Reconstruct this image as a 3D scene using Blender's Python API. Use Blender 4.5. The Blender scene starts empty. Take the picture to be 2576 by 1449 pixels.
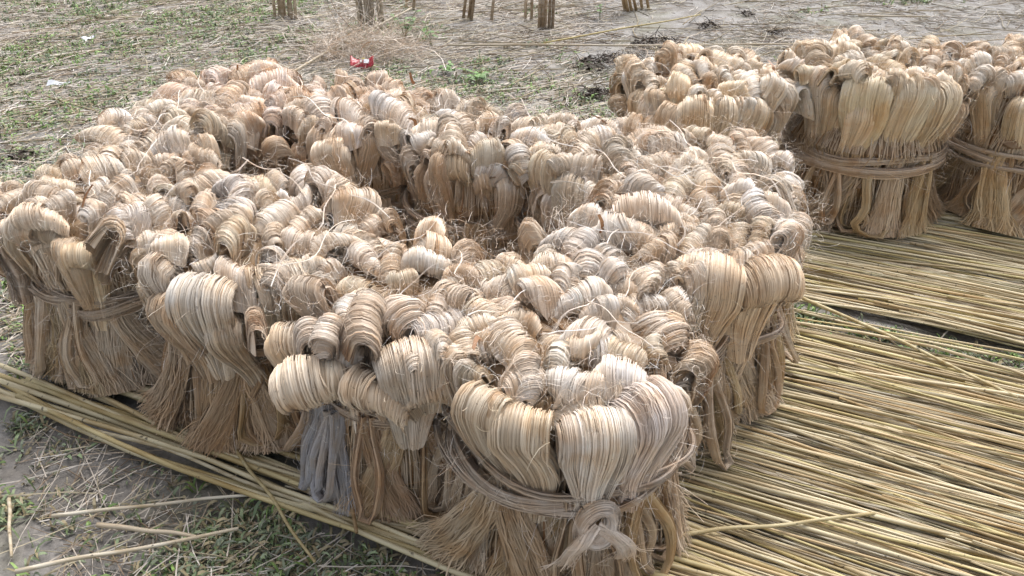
import bpy, math, random
import numpy as np
from mathutils import Vector, Matrix, noise

random.seed(7)
R = np.random.default_rng(11)
SC = bpy.context.scene
COL = SC.collection

# ------------------------------------------------------------------ camera, sky, sun, exposure
CAM_H, PITCH = 1.5, 32.0
cam_data = bpy.data.cameras.new('camera')
cam_data.sensor_width = 36
cam_data.lens = 18 / math.tan(math.radians(32.5))
cam_data.clip_start = 0.02
cam_data.clip_end = 500
cam = bpy.data.objects.new('camera', cam_data)
cam.location = (0, 0, CAM_H)
cam.rotation_euler = (math.radians(90 - PITCH), 0, 0)
COL.objects.link(cam)
SC.camera = cam

SUN_EL, SUN_AZ = 62.0, 20.0          # azimuth from +Y towards +X
world = bpy.data.worlds.new('World')
SC.world = world
world.use_nodes = True
wn = world.node_tree
wn.nodes.clear()
sky = wn.nodes.new('ShaderNodeTexSky')
sky.sky_type = 'NISHITA'
sky.sun_disc = False
sky.sun_elevation = math.radians(SUN_EL)
sky.sun_rotation = math.radians(SUN_AZ)
sky.air_density = 1.0
sky.dust_density = 4.0
sky.ozone_density = 1.0
hs = wn.nodes.new('ShaderNodeHueSaturation')
hs.inputs['Saturation'].default_value = 0.34   # cloud cover: nearly white sky
bg = wn.nodes.new('ShaderNodeBackground')
bg.inputs['Strength'].default_value = 0.115
wo = wn.nodes.new('ShaderNodeOutputWorld')
wn.links.new(sky.outputs[0], hs.inputs['Color'])
wn.links.new(hs.outputs[0], bg.inputs['Color'])
wn.links.new(bg.outputs[0], wo.inputs['Surface'])

sd = bpy.data.lights.new('sun', 'SUN')
sd.energy = 1.4
sd.angle = math.radians(32)
sd.color = (1.0, 0.975, 0.95)
sun = bpy.data.objects.new('sun', sd)
az, el = math.radians(SUN_AZ), math.radians(SUN_EL)
dv = Vector((math.sin(az) * math.cos(el), math.cos(az) * math.cos(el), math.sin(el)))
sun.rotation_euler = (-dv).to_track_quat('-Z', 'Y').to_euler()
COL.objects.link(sun)

SC.view_settings.view_transform = 'Standard'
SC.view_settings.look = 'None'
SC.view_settings.exposure = 1.0
SC.view_settings.gamma = 1.0
SC.view_settings.use_curve_mapping = False
SC.cycles.max_bounces = 5
SC.cycles.diffuse_bounces = 3
SC.cycles.glossy_bounces = 2


# ------------------------------------------------------------------ helpers
def link(o, parent=None):
    COL.objects.link(o)
    if parent:
        o.parent = parent
    return o


def tag(o, label=None, cat=None, group=None, kind=None):
    if label: o['label'] = label
    if cat: o['category'] = cat
    if group: o['group'] = group
    if kind: o['kind'] = kind
    return o


def empty(name, loc, rz=0.0):
    o = bpy.data.objects.new(name, None)
    o.empty_display_size = 0.1
    o.location = loc
    o.rotation_euler = (0, 0, rz)
    COL.objects.link(o)
    return o


class MB:
    """collects quads / tris with a colour per vertex"""
    def __init__(s):
        s.v, s.q, s.t, s.c, s.n = [], [], [], [], 0

    def add(s, v, c, q=None, t=None):
        v = np.asarray(v, float).reshape(-1, 3)
        c = np.broadcast_to(np.asarray(c, float), (len(v), 3))
        s.v.append(v); s.c.append(c)
        if q is not None and len(q): s.q.append(np.asarray(q).reshape(-1, 4) + s.n)
        if t is not None and len(t): s.t.append(np.asarray(t).reshape(-1, 3) + s.n)
        s.n += len(v)

    def mesh(s, name, mat, smooth=False):
        me = bpy.data.meshes.new(name)
        v = np.concatenate(s.v)
        q = np.concatenate(s.q) if s.q else np.zeros((0, 4), int)
        t = np.concatenate(s.t) if s.t else np.zeros((0, 3), int)
        li = np.concatenate([q.ravel(), t.ravel()]).astype(np.int32)
        nq, nt = len(q), len(t)
        me.vertices.add(len(v)); me.loops.add(len(li)); me.polygons.add(nq + nt)
        me.vertices.foreach_set('co', v.ravel())
        me.loops.foreach_set('vertex_index', li)
        st = np.concatenate([np.arange(nq) * 4, nq * 4 + np.arange(nt) * 3]).astype(np.int32)
        me.polygons.foreach_set('loop_start', st)
        me.update(calc_edges=True)
        a = me.color_attributes.new('Col', 'FLOAT_COLOR', 'POINT')
        c = np.concatenate(s.c)
        a.data.foreach_set('color', np.hstack([c, np.ones((len(c), 1))]).ravel())
        me.materials.append(mat)
        me.polygons.foreach_set('use_smooth', [smooth] * (nq + nt))
        me.update()
        return me

    def build(s, name, mat, parent=None, smooth=False):
        return link(bpy.data.objects.new(name, s.mesh(name, mat, smooth)), parent)


def norm(a):
    return a / np.maximum(np.linalg.norm(a, axis=-1, keepdims=True), 1e-9)


def ribbons(mb, P, S, hw, col):
    """P (n,m,3) centres, S (n,m,3) side dirs, hw (n,m) half widths, col (n,3)"""
    n, m = P.shape[:2]
    V = np.stack([P - S * hw[..., None], P + S * hw[..., None]], 2)
    idx = np.arange(n * m * 2).reshape(n, m, 2)
    q = np.stack([idx[:, :-1, 0], idx[:, 1:, 0], idx[:, 1:, 1], idx[:, :-1, 1]], -1)
    mb.add(V, np.repeat(col, m * 2, 0), q=q)


def tube(mb, path, rad, col, sides=6, cap=True):
    path = np.asarray(path, float); m = len(path)
    rad = np.broadcast_to(rad, (m,))
    T = norm(np.gradient(path, axis=0))
    up = np.array([0, 0, 1.0]) if abs(T[:, 2]).mean() < 0.8 else np.array([0, 1.0, 0])
    A = norm(np.cross(T, up)); B = np.cross(T, A)
    an = np.arange(sides) / sides * 2 * math.pi
    V = path[:, None] + (A[:, None] * np.cos(an)[None, :, None] + B[:, None] * np.sin(an)[None, :, None]) * rad[:, None, None]
    idx = np.arange(m * sides).reshape(m, sides); nx = np.roll(idx, -1, 1)
    q = np.stack([idx[:-1], nx[:-1], nx[1:], idx[1:]], -1)
    c = np.asarray(col, float)
    if c.ndim == 2: c = np.repeat(c, sides, 0)
    t = []
    if cap:
        for k in range(1, sides - 1):
            t.append([idx[0, 0], idx[0, k + 1], idx[0, k]]); t.append([idx[-1, 0], idx[-1, k], idx[-1, k + 1]])
    mb.add(V, c, q=q, t=t if t else None)


def w3(px, py, z):
    """where the line of sight through a spot of the 2576 wide photo meets height z (layout only)"""
    F = 1288 / math.tan(math.radians(32.5)); p = math.radians(PITCH)
    a = (px - 1288) / F; b = -(py - 724.5) / F
    dz = -math.sin(p) + b * math.cos(p); t = (z - CAM_H) / dz
    return a * t, (math.cos(p) + b * math.sin(p)) * t


def smooth_noise(n, m, scale=4):
    """n rows of smooth 1-d noise of m samples, roughly -1..1"""
    k = max(2, int(scale) + 1)
    a = R.normal(0, .6, (n, k + 1))
    a = np.concatenate([a[:, :1], a, a[:, -1:]], 1)
    x = np.linspace(0, k - 1e-6, m); i = x.astype(int); f = x - i
    p0, p1, p2, p3 = a[:, i], a[:, i + 1], a[:, i + 2], a[:, i + 3]
    return .5 * (2 * p1 + (p2 - p0) * f + (2 * p0 - 5 * p1 + 4 * p2 - p3) * f ** 2 + (3 * p1 - p0 - 3 * p2 + p3) * f ** 3)


# ------------------------------------------------------------------ materials
def new_mat(name):
    m = bpy.data.materials.new(name); m.use_nodes = True
    nt = m.node_tree
    return m, nt, nt.nodes['Principled BSDF']


def N(nt, typ, **kw):
    n = nt.nodes.new(typ)
    for k, v in kw.items():
        if k in n.inputs: n.inputs[k].default_value = v
        else: setattr(n, k, v)
    return n


def mix(nt, blend, fac, a, b):
    n = nt.nodes.new('ShaderNodeMix'); n.data_type = 'RGBA'; n.blend_type = blend
    for sock, v in ((n.inputs[0], fac), (n.inputs[6], a), (n.inputs[7], b)):
        if hasattr(v, 'links'): nt.links.new(v, sock)
        else: sock.default_value = v if not isinstance(v, tuple) else (*v, 1) if len(v) == 3 else v
    return n.outputs[2]


def ramp(nt, src, stops):
    r = nt.nodes.new('ShaderNodeValToRGB')
    while len(r.color_ramp.elements) < len(stops): r.color_ramp.elements.new(0.5)
    for e, (p, c) in zip(r.color_ramp.elements, stops):
        e.position = p; e.color = (*c, 1) if len(c) == 3 else c
    nt.links.new(src, r.inputs[0])
    return r.outputs[0]


def fibre_material():
    m, nt, b = new_mat('jute_fibre')
    at = N(nt, 'ShaderNodeAttribute', attribute_name='Col')
    oi = N(nt, 'ShaderNodeObjectInfo')
    c = mix(nt, 'MULTIPLY', 1.0, at.outputs['Color'], oi.outputs['Color'])
    tc = N(nt, 'ShaderNodeTexCoord')
    rv = N(nt, 'ShaderNodeVectorMath', operation='ADD')
    rs = N(nt, 'ShaderNodeMath', operation='MULTIPLY'); rs.inputs[1].default_value = 37.0
    nt.links.new(oi.outputs['Random'], rs.inputs[0]); nt.links.new(tc.outputs['Object'], rv.inputs[0]); nt.links.new(rs.outputs[0], rv.inputs[1])
    n1 = N(nt, 'ShaderNodeTexNoise', Scale=14.0, Detail=4.0, Roughness=.6)
    nt.links.new(rv.outputs[0], n1.inputs['Vector'])
    n3 = N(nt, 'ShaderNodeTexNoise', Scale=9.0, Detail=3.0, Roughness=.65)
    nt.links.new(rv.outputs[0], n3.inputs['Vector'])
    c = mix(nt, 'MIX', ramp(nt, n3.outputs['Fac'], [(.56, (0, 0, 0)), (.72, (.8, .8, .8))]), c, mix(nt, 'MULTIPLY', 1.0, c, (.80, .64, .48)))
    f1 = ramp(nt, n1.outputs['Fac'], [(.42, (0, 0, 0)), (.66, (1, 1, 1))])
    c2 = mix(nt, 'MULTIPLY', 1.0, c, (.94, .83, .70))
    c = mix(nt, 'MIX', f1, c, c2)
    n2 = N(nt, 'ShaderNodeTexNoise', Scale=110.0, Detail=3.0, Roughness=.6)
    nt.links.new(tc.outputs['Object'], n2.inputs['Vector'])
    f2 = ramp(nt, n2.outputs['Fac'], [(.66, (0, 0, 0)), (.73, (.75, .75, .75))])
    c = mix(nt, 'MIX', f2, c, (.12, .075, .04))
    nt.links.new(c, b.inputs['Base Color'])
    b.inputs['Roughness'].default_value = .42
    b.inputs['Specular IOR Level'].default_value = .55
    b.inputs['Sheen Weight'].default_value = .25
    b.inputs['Sheen Roughness'].default_value = .4
    return m


def stick_material():
    m, nt, b = new_mat('jute_stick')
    at = N(nt, 'ShaderNodeAttribute', attribute_name='Col')
    oi = N(nt, 'ShaderNodeObjectInfo')
    tc = N(nt, 'ShaderNodeTexCoord')
    c = mix(nt, 'MULTIPLY', 1.0, at.outputs['Color'], oi.outputs['Color'])
    mp = N(nt, 'ShaderNodeMapping'); mp.inputs['Scale'].default_value = (6, 60, 60)
    ad = N(nt, 'ShaderNodeVectorMath', operation='ADD')
    nt.links.new(tc.outputs['Object'], mp.inputs['Vector'])
    nt.links.new(mp.outputs[0], ad.inputs[0]); nt.links.new(oi.outputs['Location'], ad.inputs[1])
    n1 = N(nt, 'ShaderNodeTexNoise', Scale=1.0, Detail=4.0)
    nt.links.new(ad.outputs[0], n1.inputs['Vector'])
    f = ramp(nt, n1.outputs['Fac'], [(.4, (0, 0, 0)), (.7, (1, 1, 1))])
    c = mix(nt, 'MIX', f, c, mix(nt, 'MULTIPLY', 1.0, c, (.62, .52, .38)))
    n2 = N(nt, 'ShaderNodeTexNoise', Scale=70.0, Detail=2.0)
    nt.links.new(tc.outputs['Object'], n2.inputs['Vector'])
    f2 = ramp(nt, n2.outputs['Fac'], [(.68, (0, 0, 0)), (.73, (.8, .8, .8))])
    c = mix(nt, 'MIX', f2, c, (.06, .045, .03))
    nt.links.new(c, b.inputs['Base Color'])
    b.inputs['Roughness'].default_value = .55
    b.inputs['Specular IOR Level'].default_value = .4
    bp = N(nt, 'ShaderNodeBump', Strength=.4, Distance=.002)
    nt.links.new(n1.outputs['Fac'], bp.inputs['Height']); nt.links.new(bp.outputs[0], b.inputs['Normal'])
    return m


def plain_material(name, rough=.6, spec=.3, flecks=.0, mult=1.0):
    m, nt, b = new_mat(name)
    at = N(nt, 'ShaderNodeAttribute', attribute_name='Col')
    tc = N(nt, 'ShaderNodeTexCoord')
    n1 = N(nt, 'ShaderNodeTexNoise', Scale=25.0, Detail=4.0)
    nt.links.new(tc.outputs['Object'], n1.inputs['Vector'])
    f = ramp(nt, n1.outputs['Fac'], [(.3, (.72, .72, .72)), (.7, (1.15, 1.15, 1.15))])
    c = mix(nt, 'MULTIPLY', 1.0, at.outputs['Color'], f)
    nt.links.new(c, b.inputs['Base Color'])
    b.inputs['Roughness'].default_value = rough
    b.inputs['Specular IOR Level'].default_value = spec
    return m


def ground_material():
    m, nt, b = new_mat('mud_ground')
    tc = N(nt, 'ShaderNodeTexCoord')
    def nz(s, d=6, r=.6):
        n = N(nt, 'ShaderNodeTexNoise', Scale=s, Detail=float(d), Roughness=r)
        nt.links.new(tc.outputs['Object'], n.inputs['Vector']); return n.outputs['Fac']
    big, mid, fine = nz(1.1), nz(7), nz(60, 8, .7)
    c = ramp(nt, big, [(.35, (.205, .188, .172)), (.62, (.28, .263, .247))])
    c = mix(nt, 'MIX', ramp(nt, mid, [(.42, (0, 0, 0)), (.68, (.75, .75, .75))]), c, (.175, .155, .13))
    c = mix(nt, 'MIX', ramp(nt, nz(2.3), [(.5, (0, 0, 0)), (.62, (.5, .5, .5))]), c, (.17, .165, .10))
    c = mix(nt, 'MULTIPLY', 1.0, c, ramp(nt, fine, [(.3, (.6, .6, .6)), (.7, (1.3, 1.3, 1.3))]))
    nt.links.new(c, b.inputs['Base Color'])
    rg = ramp(nt, mid, [(.35, (.38, .38, .38)), (.6, (.8, .8, .8))])
    nt.links.new(rg, b.inputs['Roughness'])
    bp = N(nt, 'ShaderNodeBump', Strength=.9, Distance=.012)
    hh = mix(nt, 'MIX', .4, mid, fine)
    nt.links.new(hh, bp.inputs['Height']); nt.links.new(bp.outputs[0], b.inputs['Normal'])
    return m


M_F = fibre_material()
M_S = stick_material()
M_ST = plain_material('straw', .6, .3)
M_G = plain_material('leaf', .45, .4)
M_D = plain_material('dark_mud', .7, .3)
M_P = plain_material('wrapper_foil', .28, .6)
M_GR = ground_material()


# ------------------------------------------------------------------ ground
ANG = math.radians(-24)
DS = np.array([math.cos(ANG), math.sin(ANG)]); DN = np.array([-math.sin(ANG), math.cos(ANG)])


def gz(x, y):
    """ground height"""
    a = noise.noise(Vector((x * .9, y * .9, 3.1))) * .022 + noise.noise(Vector((x * 4.2, y * 4.2, 7.7))) * .012
    p = (x * DN[0] + y * DN[1])
    k = min(1, max(0, (p - .95) * 12)) * (1 if x > -1.6 else 0)      # trodden flat under the mat
    return (a - .02) * (1 - k) + min(a - .02, -.012) * k


def build_ground():
    mb = MB()
    xs = np.unique(np.concatenate([np.linspace(-120, -6, 12), np.linspace(-6, 6, 260), np.linspace(6, 120, 12)]))
    ys = np.unique(np.concatenate([np.linspace(-60, .2, 8), np.linspace(.2, 9, 220), np.linspace(9, 200, 14)]))
    V = np.array([[x, y, gz(x, y)] for x in xs for y in ys])
    ix = np.arange(len(V)).reshape(len(xs), len(ys))
    q = np.stack([ix[:-1, :-1], ix[1:, :-1], ix[1:, 1:], ix[:-1, 1:]], -1)
    mb.add(V, (.2, .18, .16), q=q)
    o = mb.build('ground', M_GR, smooth=True)
    tag(o, 'damp grey mud ground under the straw and grass', kind='structure')


build_ground()

# ------------------------------------------------------------------ jute sticks on the ground
ANG = math.radians(-24)
DS = np.array([math.cos(ANG), math.sin(ANG)]); DN = np.array([-math.sin(ANG), math.cos(ANG)])


def stick_mesh(k, L=2.7, rad=.0042, sides=6, segs=14, bend=.03):
    mb = MB()
    x = np.linspace(0, L, segs)
    y = smooth_noise(1, segs, 3)[0] * bend + smooth_noise(1, segs, 9)[0] * .0035; z = smooth_noise(1, segs, 3)[0] * bend * .2
    y -= np.linspace(y[0], y[-1], segs)
    r = np.linspace(1.15, .62, segs) * rad * (1 + R.normal(0, .05, segs))
    c = np.array([.57, .50, .34])[None] * (1 + R.normal(0, .05, (segs, 1)))
    tube(mb, np.stack([x, y, z + rad], 1), r, np.clip(c, 0, 1), sides)
    return mb.mesh('jute_stick', M_S, smooth=True)


STICKS = [stick_mesh(k) for k in range(14)]
TINTS = [(1, 1, 1), (.82, .78, .7), (1.15, 1.12, 1.1), (.98, .97, .74), (1.05, .92, .78), (.70, .64, .56), (1.1, 1.08, .82), (1.22, 1.22, 1.25)]


def lay_stick(s, n, z, ang, tint, sc=1.0, me=None, flip=False, Ls=1.0, pitch=0.0):
    p = DS * s + DN * n
    o = bpy.data.objects.new('jute_stick', me or random.choice(STICKS))
    o.location = (p[0], p[1], z)
    o.rotation_euler = (random.uniform(-.5, .5), pitch, ang)
    o.scale = (Ls, sc, sc)
    if flip:
        o.location.x += math.cos(ang) * 2.7 * Ls; o.location.y += math.sin(ang) * 2.7 * Ls
        o.rotation_euler[2] = ang + math.pi
    o.color = (*tint, 1)
    return link(o)


def stick_words(n, tint):
    t = 'pale' if tint[0] >= 1.1 and tint[2] > .9 else 'yellowish' if tint[2] < .85 and tint[0] >= .9 else 'brownish' if tint[0] < .9 else 'straw coloured'
    b = 'nearest the camera, beside the front bundle' if n < 1.6 else 'beside the right end of the heap' if n < 2.05 else 'just before the green gap' if n < 2.4 else 'beyond the green gap' if n < 2.9 else 'at the foot of the separate row'
    return '%s stick in the right mat, %s' % (t, b), 'mat sticks %s, %s' % (b, t)


def sticks():
    cnt = 0
    # pale thick sticks at the left front edge
    n = 1.03
    while n < 1.36:
        o = lay_stick(-1.86 + random.uniform(-.2, .1) - (.25 if n < 1.15 else 0) + (.12 if n > 1.24 else 0), n, .004 + random.uniform(0, .008), ANG + random.gauss(0, .008),
                      random.choice([(1.15, 1.15, 1.12), (1.05, 1.05, .98), (1.25, 1.22, 1.15), (1.0, .95, .75)]), random.uniform(1.5, 2.0), Ls=1.05)
        tn = 'palest' if o.color[0] > 1.2 else 'pale' if o.color[2] > 1.1 else 'yellowish' if o.color[2] < .8 else 'cream'
        pl = 'outermost on the mat edge at the lower left' if n < 1.12 else 'in the middle of the mat strip at the lower left' if n < 1.24 else 'close to the foot of the left bundles'
        tag(o, '%s thick stick %s' % (tn, pl), 'stick', '%s sticks %s' % (tn, pl))
        n += random.uniform(.0105, .0145); cnt += 1
    # the wide mat going out to the right
    rows = []
    n = 1.12
    while n < 3.75:
        gap = 2.37 < n < 2.50
        rows.append((n, random.uniform(.001, .018), gap)); n += random.uniform(.0085, .0125) * (3.0 if gap else 1)
    for (n, z, gap) in rows:
        g = math.sin(n * 13) * .018 + math.sin(n * 47 + 1) * .006
        s0 = random.uniform(-1.5, -.4) if n < 2.3 else random.uniform(-.6, -.2)
        if n > 2.9: s0 = random.uniform(-.8, -.3)
        o = lay_stick(s0, n, z, ANG + g + random.gauss(0, .022), (tn := random.choice(TINTS)), random.uniform(.65, 1.3), flip=random.random() < .35, Ls=random.uniform(.98, 1.15) if n < 2.3 else 1.0)
        lb, gr = stick_words(n, tn); tag(o, lb, 'stick', gr)
        cnt += 1
        if cnt > 290: break
    print('sticks', cnt)
    for k in range(40):     # crossing on top
        n = random.uniform(1.25, 3.1)
        if 2.25 < n < 2.5: n += .3
        o = lay_stick(random.uniform(.1, .5), n, .018, ANG + random.gauss(0, .07), random.choice(TINTS[:5]), random.uniform(.7, 1.05), flip=random.random() < .5, Ls=.95, pitch=random.uniform(-.004, 0))
        lb, gr = stick_words(n, tuple(o.color)[:3]); tag(o, 'loose slanting ' + lb, 'stick', 'loose ' + gr)
    # the layer beneath, and the far end of the mat: one mass
    mb = MB()
    for k in range(1150):
        n = random.uniform(1.08, 4.6); s = random.uniform(-1.4, -.3) if n < 2.3 else random.uniform(-.7, -.2)
        if 2.34 < n < 2.52: continue
        a = ANG + random.gauss(0, .045) + math.sin(n * 13) * .018; L = random.uniform(2.3, 2.9)
        p = DS * s + DN * n
        x = np.linspace(0, L, 7)
        w = smooth_noise(1, 7, 3)[0] * .012
        P = np.stack([p[0] + math.cos(a) * x - math.sin(a) * w, p[1] + math.sin(a) * x + math.cos(a) * w, np.full(7, random.uniform(-.006, .010))], 1)
        if n > 3.75: P[:, 2] += .006
        tube(mb, P, random.uniform(.0020, .0040), np.array(random.choice([(.55, .49, .33), (.58, .52, .40), (.44, .37, .27), (.53, .48, .31)])) * random.uniform(.65, 1.2), 4, cap=False)
    o = mb.build('stick_mat', M_S, smooth=True)
    tag(o, 'thick layer of dry jute sticks beneath the mat on the right', 'sticks', kind='stuff')
    # single sticks that can be told apart
    def between(name, a, b, r, col, label, z=.012, cat='stick', bend=.012, rise=0.0):
        A = np.array([*w3(*a, z), 0]); B = np.array([*w3(*b, z), 0])
        L = np.linalg.norm(B - A); m = 14
        t = np.linspace(0, 1, m)
        d = (B - A) / L; nn = np.array([-d[1], d[0], 0])
        P = (B - A)[None] * t[:, None] + nn * (smooth_noise(1, m, 3)[0] * bend * L)[:, None]
        P[:, 2] = z + rise * np.sin(t * math.pi)
        mb = MB(); tube(mb, P, np.linspace(1.1, .75, m) * r, np.array(col), 7)
        o = mb.build(name, M_S, smooth=True); o.location = (A[0], A[1], 0)
        return tag(o, label, cat)
    between('jute_stick', (190, 1080), (1180, 1360), .0052, (.56, .50, .36), 'long pale stick parted from the mat edge, lying over the lower left grass', .02, bend=.02)
    between('jute_stick', (130, 1300), (640, 1245), .0047, (.62, .57, .47), 'pale stick lying alone in the middle of the grass at the lower left', .025)
    between('jute_stick', (40, 1436), (600, 1330), .0054, (.62, .56, .45), 'thick pale stick lying lowest on the grass at the bottom left corner', .025)
    between('jute_stick', (245, 1320), (500, 1350), .006, (.50, .42, .31), 'short thick stick piece between the two pale sticks on the lower left grass', .02)
    between('jute_stick', (590, 1130), (790, 1415), .0045, (.45, .37, .2), 'thin stick leaning across the mat edge towards the grass, below the second bundle', .03, rise=.01)
    between('jute_stick', (2000, 735), (2560, 1000), .0058, (.58, .5, .3), 'long stick slanting steeply across the mat on the right', .036, bend=.01)
    between('jute_stick', (1700, 1350), (2200, 1290), .005, (.55, .47, .28), 'thin stick angled against the others beside the front bundle', .036, bend=.01)
    between('jute_stick', (870, 1060), (895, 1340), .006, (.34, .23, .12), 'brown strip of bark hanging upright from the front bundle onto the mat', .05)
    between('jute_stick', (22, 1255), (30, 1400), .0045, (.55, .48, .36), 'thin pale stick pointing towards the camera at the left edge', .02)
    between('jute_stick', (955, 245), (1070, 205), .006, (.5, .43, .33), 'pale stick lying on the ground behind the heap of bundles', .02)
    between('jute_stick', (620, 250), (1030, 20), .009, (.56, .5, .4), 'long pale stick slanting up towards the standing sheaves', .03)
    between('jute_stick', (2160, 40), (2340, 42), .007, (.48, .42, .33), 'pale stick on the bare mud at the top right', .02)
    between('jute_stick', (1130, 114), (2030, 110), .007, (.5, .44, .34), 'straight stick lying on the mud at the top, below the thin standing sticks', .02)
    between('jute_stick', (1370, 108), (1760, 36), .006, (.5, .42, .2), 'yellow stick angled over the mud at the top centre', .03)


sticks()

# ------------------------------------------------------------------ fibre generator
PAL = np.array([[.82, .76, .695], [.78, .71, .635], [.86, .815, .77], [.74, .65, .55], [.79, .72, .635], [.68, .57, .46]])
PALW = np.array([.27, .24, .17, .12, .12, .08])


def fibre_cols(n, pal=PAL, w=PALW, var=.06):
    c = pal[R.choice(len(pal), n, p=w)]
    c = c * (1 + R.normal(0, var, (n, 1)))
    b = R.random(n) < .02
    c[b] = np.array([.36, .22, .11]) * R.uniform(.8, 1.4, (b.sum(), 1))
    return np.clip(c, .02, .9)


def sweep(mb, C, A, W, H, n, hw=.0012, box=3.0, skew=.0, locks=6, lockh=.3, wob=.02, bend=None, cols=None, under=True, tw=0.0, fray=0.0):
    """fibres along path C (m,3); A (m,3) = width direction; W, H (m,) half width / half thickness."""
    m = len(C); n = int(n * 1.75)
    T = norm(np.gradient(C, axis=0))
    A = norm(A - T * (A * T).sum(-1, keepdims=True))
    Nn = np.cross(T, A)
    v = np.linspace(0, 1, m)
    ph = R.random(n) * 2 * math.pi
    # more even spread on flat sections
    k = 1 + (box - 2) * .25
    ph = ph + .0
    cu = np.sign(np.cos(ph)) * np.abs(np.cos(ph)) ** (1 / k)
    hw = hw * .52
    lk = np.sort(R.uniform(-1, 1, locks - 1)) if locks > 1 else np.array([])
    li = np.searchsorted(lk, cu)
    edges = np.concatenate([[-1.05], lk, [1.05]])
    mid = (edges[li] + edges[li + 1]) / 2; half = (edges[li + 1] - edges[li]) / 2
    bump = lockh * (1 - ((cu - mid) / half) ** 2) + R.normal(0, lockh * .35, locks)[li]
    lsk = R.normal(0, .10, locks)[li]
    u = cu[:, None] + (skew + lsk[:, None]) * (v[None] - .5) * 1.0 + smooth_noise(n, m, 5) * wob + smooth_noise(locks, m, 3)[li] * .07
    a = ph[:, None] + tw * v[None]
    if tw: 
        u = np.cos(a); t = np.sin(a) * (1 + bump[:, None] * .5)
    else:
        uc = np.clip(np.abs(u), 0, 1)
        t = np.sign(np.sin(ph))[:, None] * (1 - uc ** box) ** (1 / box) * (1 + bump[:, None]) + smooth_noise(n, m, 4) * .12
        t = t + R.normal(0, .08, (n, 1))
    if fray:
        s_ = np.clip((v - .75) / .25, 0, 1)[None] * fray
        u = u + R.normal(0, 1, (n, 1)) * s_; t = t + R.normal(0, 1.5, (n, 1)) * s_
    P = C[None] + A[None] * (W[None] * u)[..., None] + Nn[None] * (H[None] * t)[..., None]
    if bend is not None: P = bend(P, u)
    # side direction: tangent of section, rolled at random
    Tn = norm(np.gradient(P, axis=1))
    outd = norm(A[None] * (u * H[None] / np.maximum(W[None], 1e-4))[..., None] * (.6) + Nn[None] * t[..., None])
    S = norm(np.cross(Tn, outd))
    O2 = np.cross(Tn, S)
    roll = R.normal(0, .22, (n, 1)) + smooth_noise(n, m, 3) * .3
    S = S * np.cos(roll)[..., None] + O2 * np.sin(roll)[..., None]
    h = hw * R.lognormal(-.12, .5, (n, 1)) * (1 + 0 * v[None])
    lc = (1 + R.normal(0, .08, (locks, 1)))[li]
    cf = fibre_cols if cols is None else cols
    cc = (.42 * cf(n) + .58 * cf(locks)[li]) * lc
    ribbons(mb, P, S, h, np.clip(cc, 0, .92))
    if under:
        ns = 20
        an = np.linspace(0, 2 * math.pi, ns, endpoint=False)
        uu = np.sign(np.cos(an)) * np.abs(np.cos(an)) ** (2 / box) * .96
        tt = np.sign(np.sin(an)) * np.abs(np.sin(an)) ** (2 / box) * .82
        Q = C[:, None] + A[:, None] * (W[:, None] * uu[None])[..., None] + Nn[:, None] * (H[:, None] * tt[None])[..., None]
        if bend is not None: Q = bend(np.swapaxes(Q, 0, 1), np.repeat(uu[:, None], m, 1)).swapaxes(0, 1)
        idx = np.arange(m * ns).reshape(m, ns); nx = np.roll(idx, -1, 1)
        q = np.stack([idx[:-1], nx[:-1], nx[1:], idx[1:]], -1)
        mb.add(Q, np.clip(cc.mean(0) * .86, 0, 1), q=q)
    return P


def bez(pts, m):
    """smooth curve through points (catmull-rom, even spacing)"""
    p = np.asarray(pts, float)
    p = np.vstack([2 * p[0] - p[1], p, 2 * p[-1] - p[-2]])
    out = []
    for i in range(1, len(p) - 2):
        t = np.linspace(0, 1, 16, endpoint=False)[:, None]
        out.append(.5 * (2 * p[i] + (p[i + 1] - p[i - 1]) * t + (2 * p[i - 1] - 5 * p[i] + 4 * p[i + 1] - p[i + 2]) * t ** 2 + (3 * p[i] - p[i - 1] - 3 * p[i + 1] + p[i + 2]) * t ** 3))
    o = np.vstack(out + [p[-2:-1]])
    d = np.concatenate([[0], np.cumsum(np.linalg.norm(np.diff(o, axis=0), axis=1))])
    s = np.linspace(0, d[-1], m)
    return np.stack([np.interp(s, d, o[:, k]) for k in range(3)], 1)


def wisps(mb, P0, D0, n_seg=9, L=.05, curl=1.0, hw=.00025, cols=None):
    """thin curly stray fibres from points P0 (n,3) along D0 (n,3)"""
    n = len(P0)
    D = norm(D0 + R.normal(0, .5, (n, 3)))
    step = (L * R.lognormal(0, .5, n) / n_seg)[:, None]
    P = np.zeros((n, n_seg, 3)); P[:, 0] = P0
    ax = norm(R.normal(0, 1, (n, 3))); k = R.normal(0, .28 * curl, (n, 1))
    for i in range(1, n_seg):
        P[:, i] = P[:, i - 1] + D * step
        D = norm(D + np.cross(ax, D) * k + R.normal(0, .10, (n, 3)) + np.array([0, 0, -.03]))
    S = norm(np.cross(np.gradient(P, axis=1), R.normal(0, 1, (n, 1, 3))))
    h = hw * R.uniform(.6, 1.6, (n, 1)) * np.ones((1, n_seg))
    ribbons(mb, P, S, h, cols if cols is not None else np.clip(fibre_cols(n) * 1.12, 0, .9))


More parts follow.
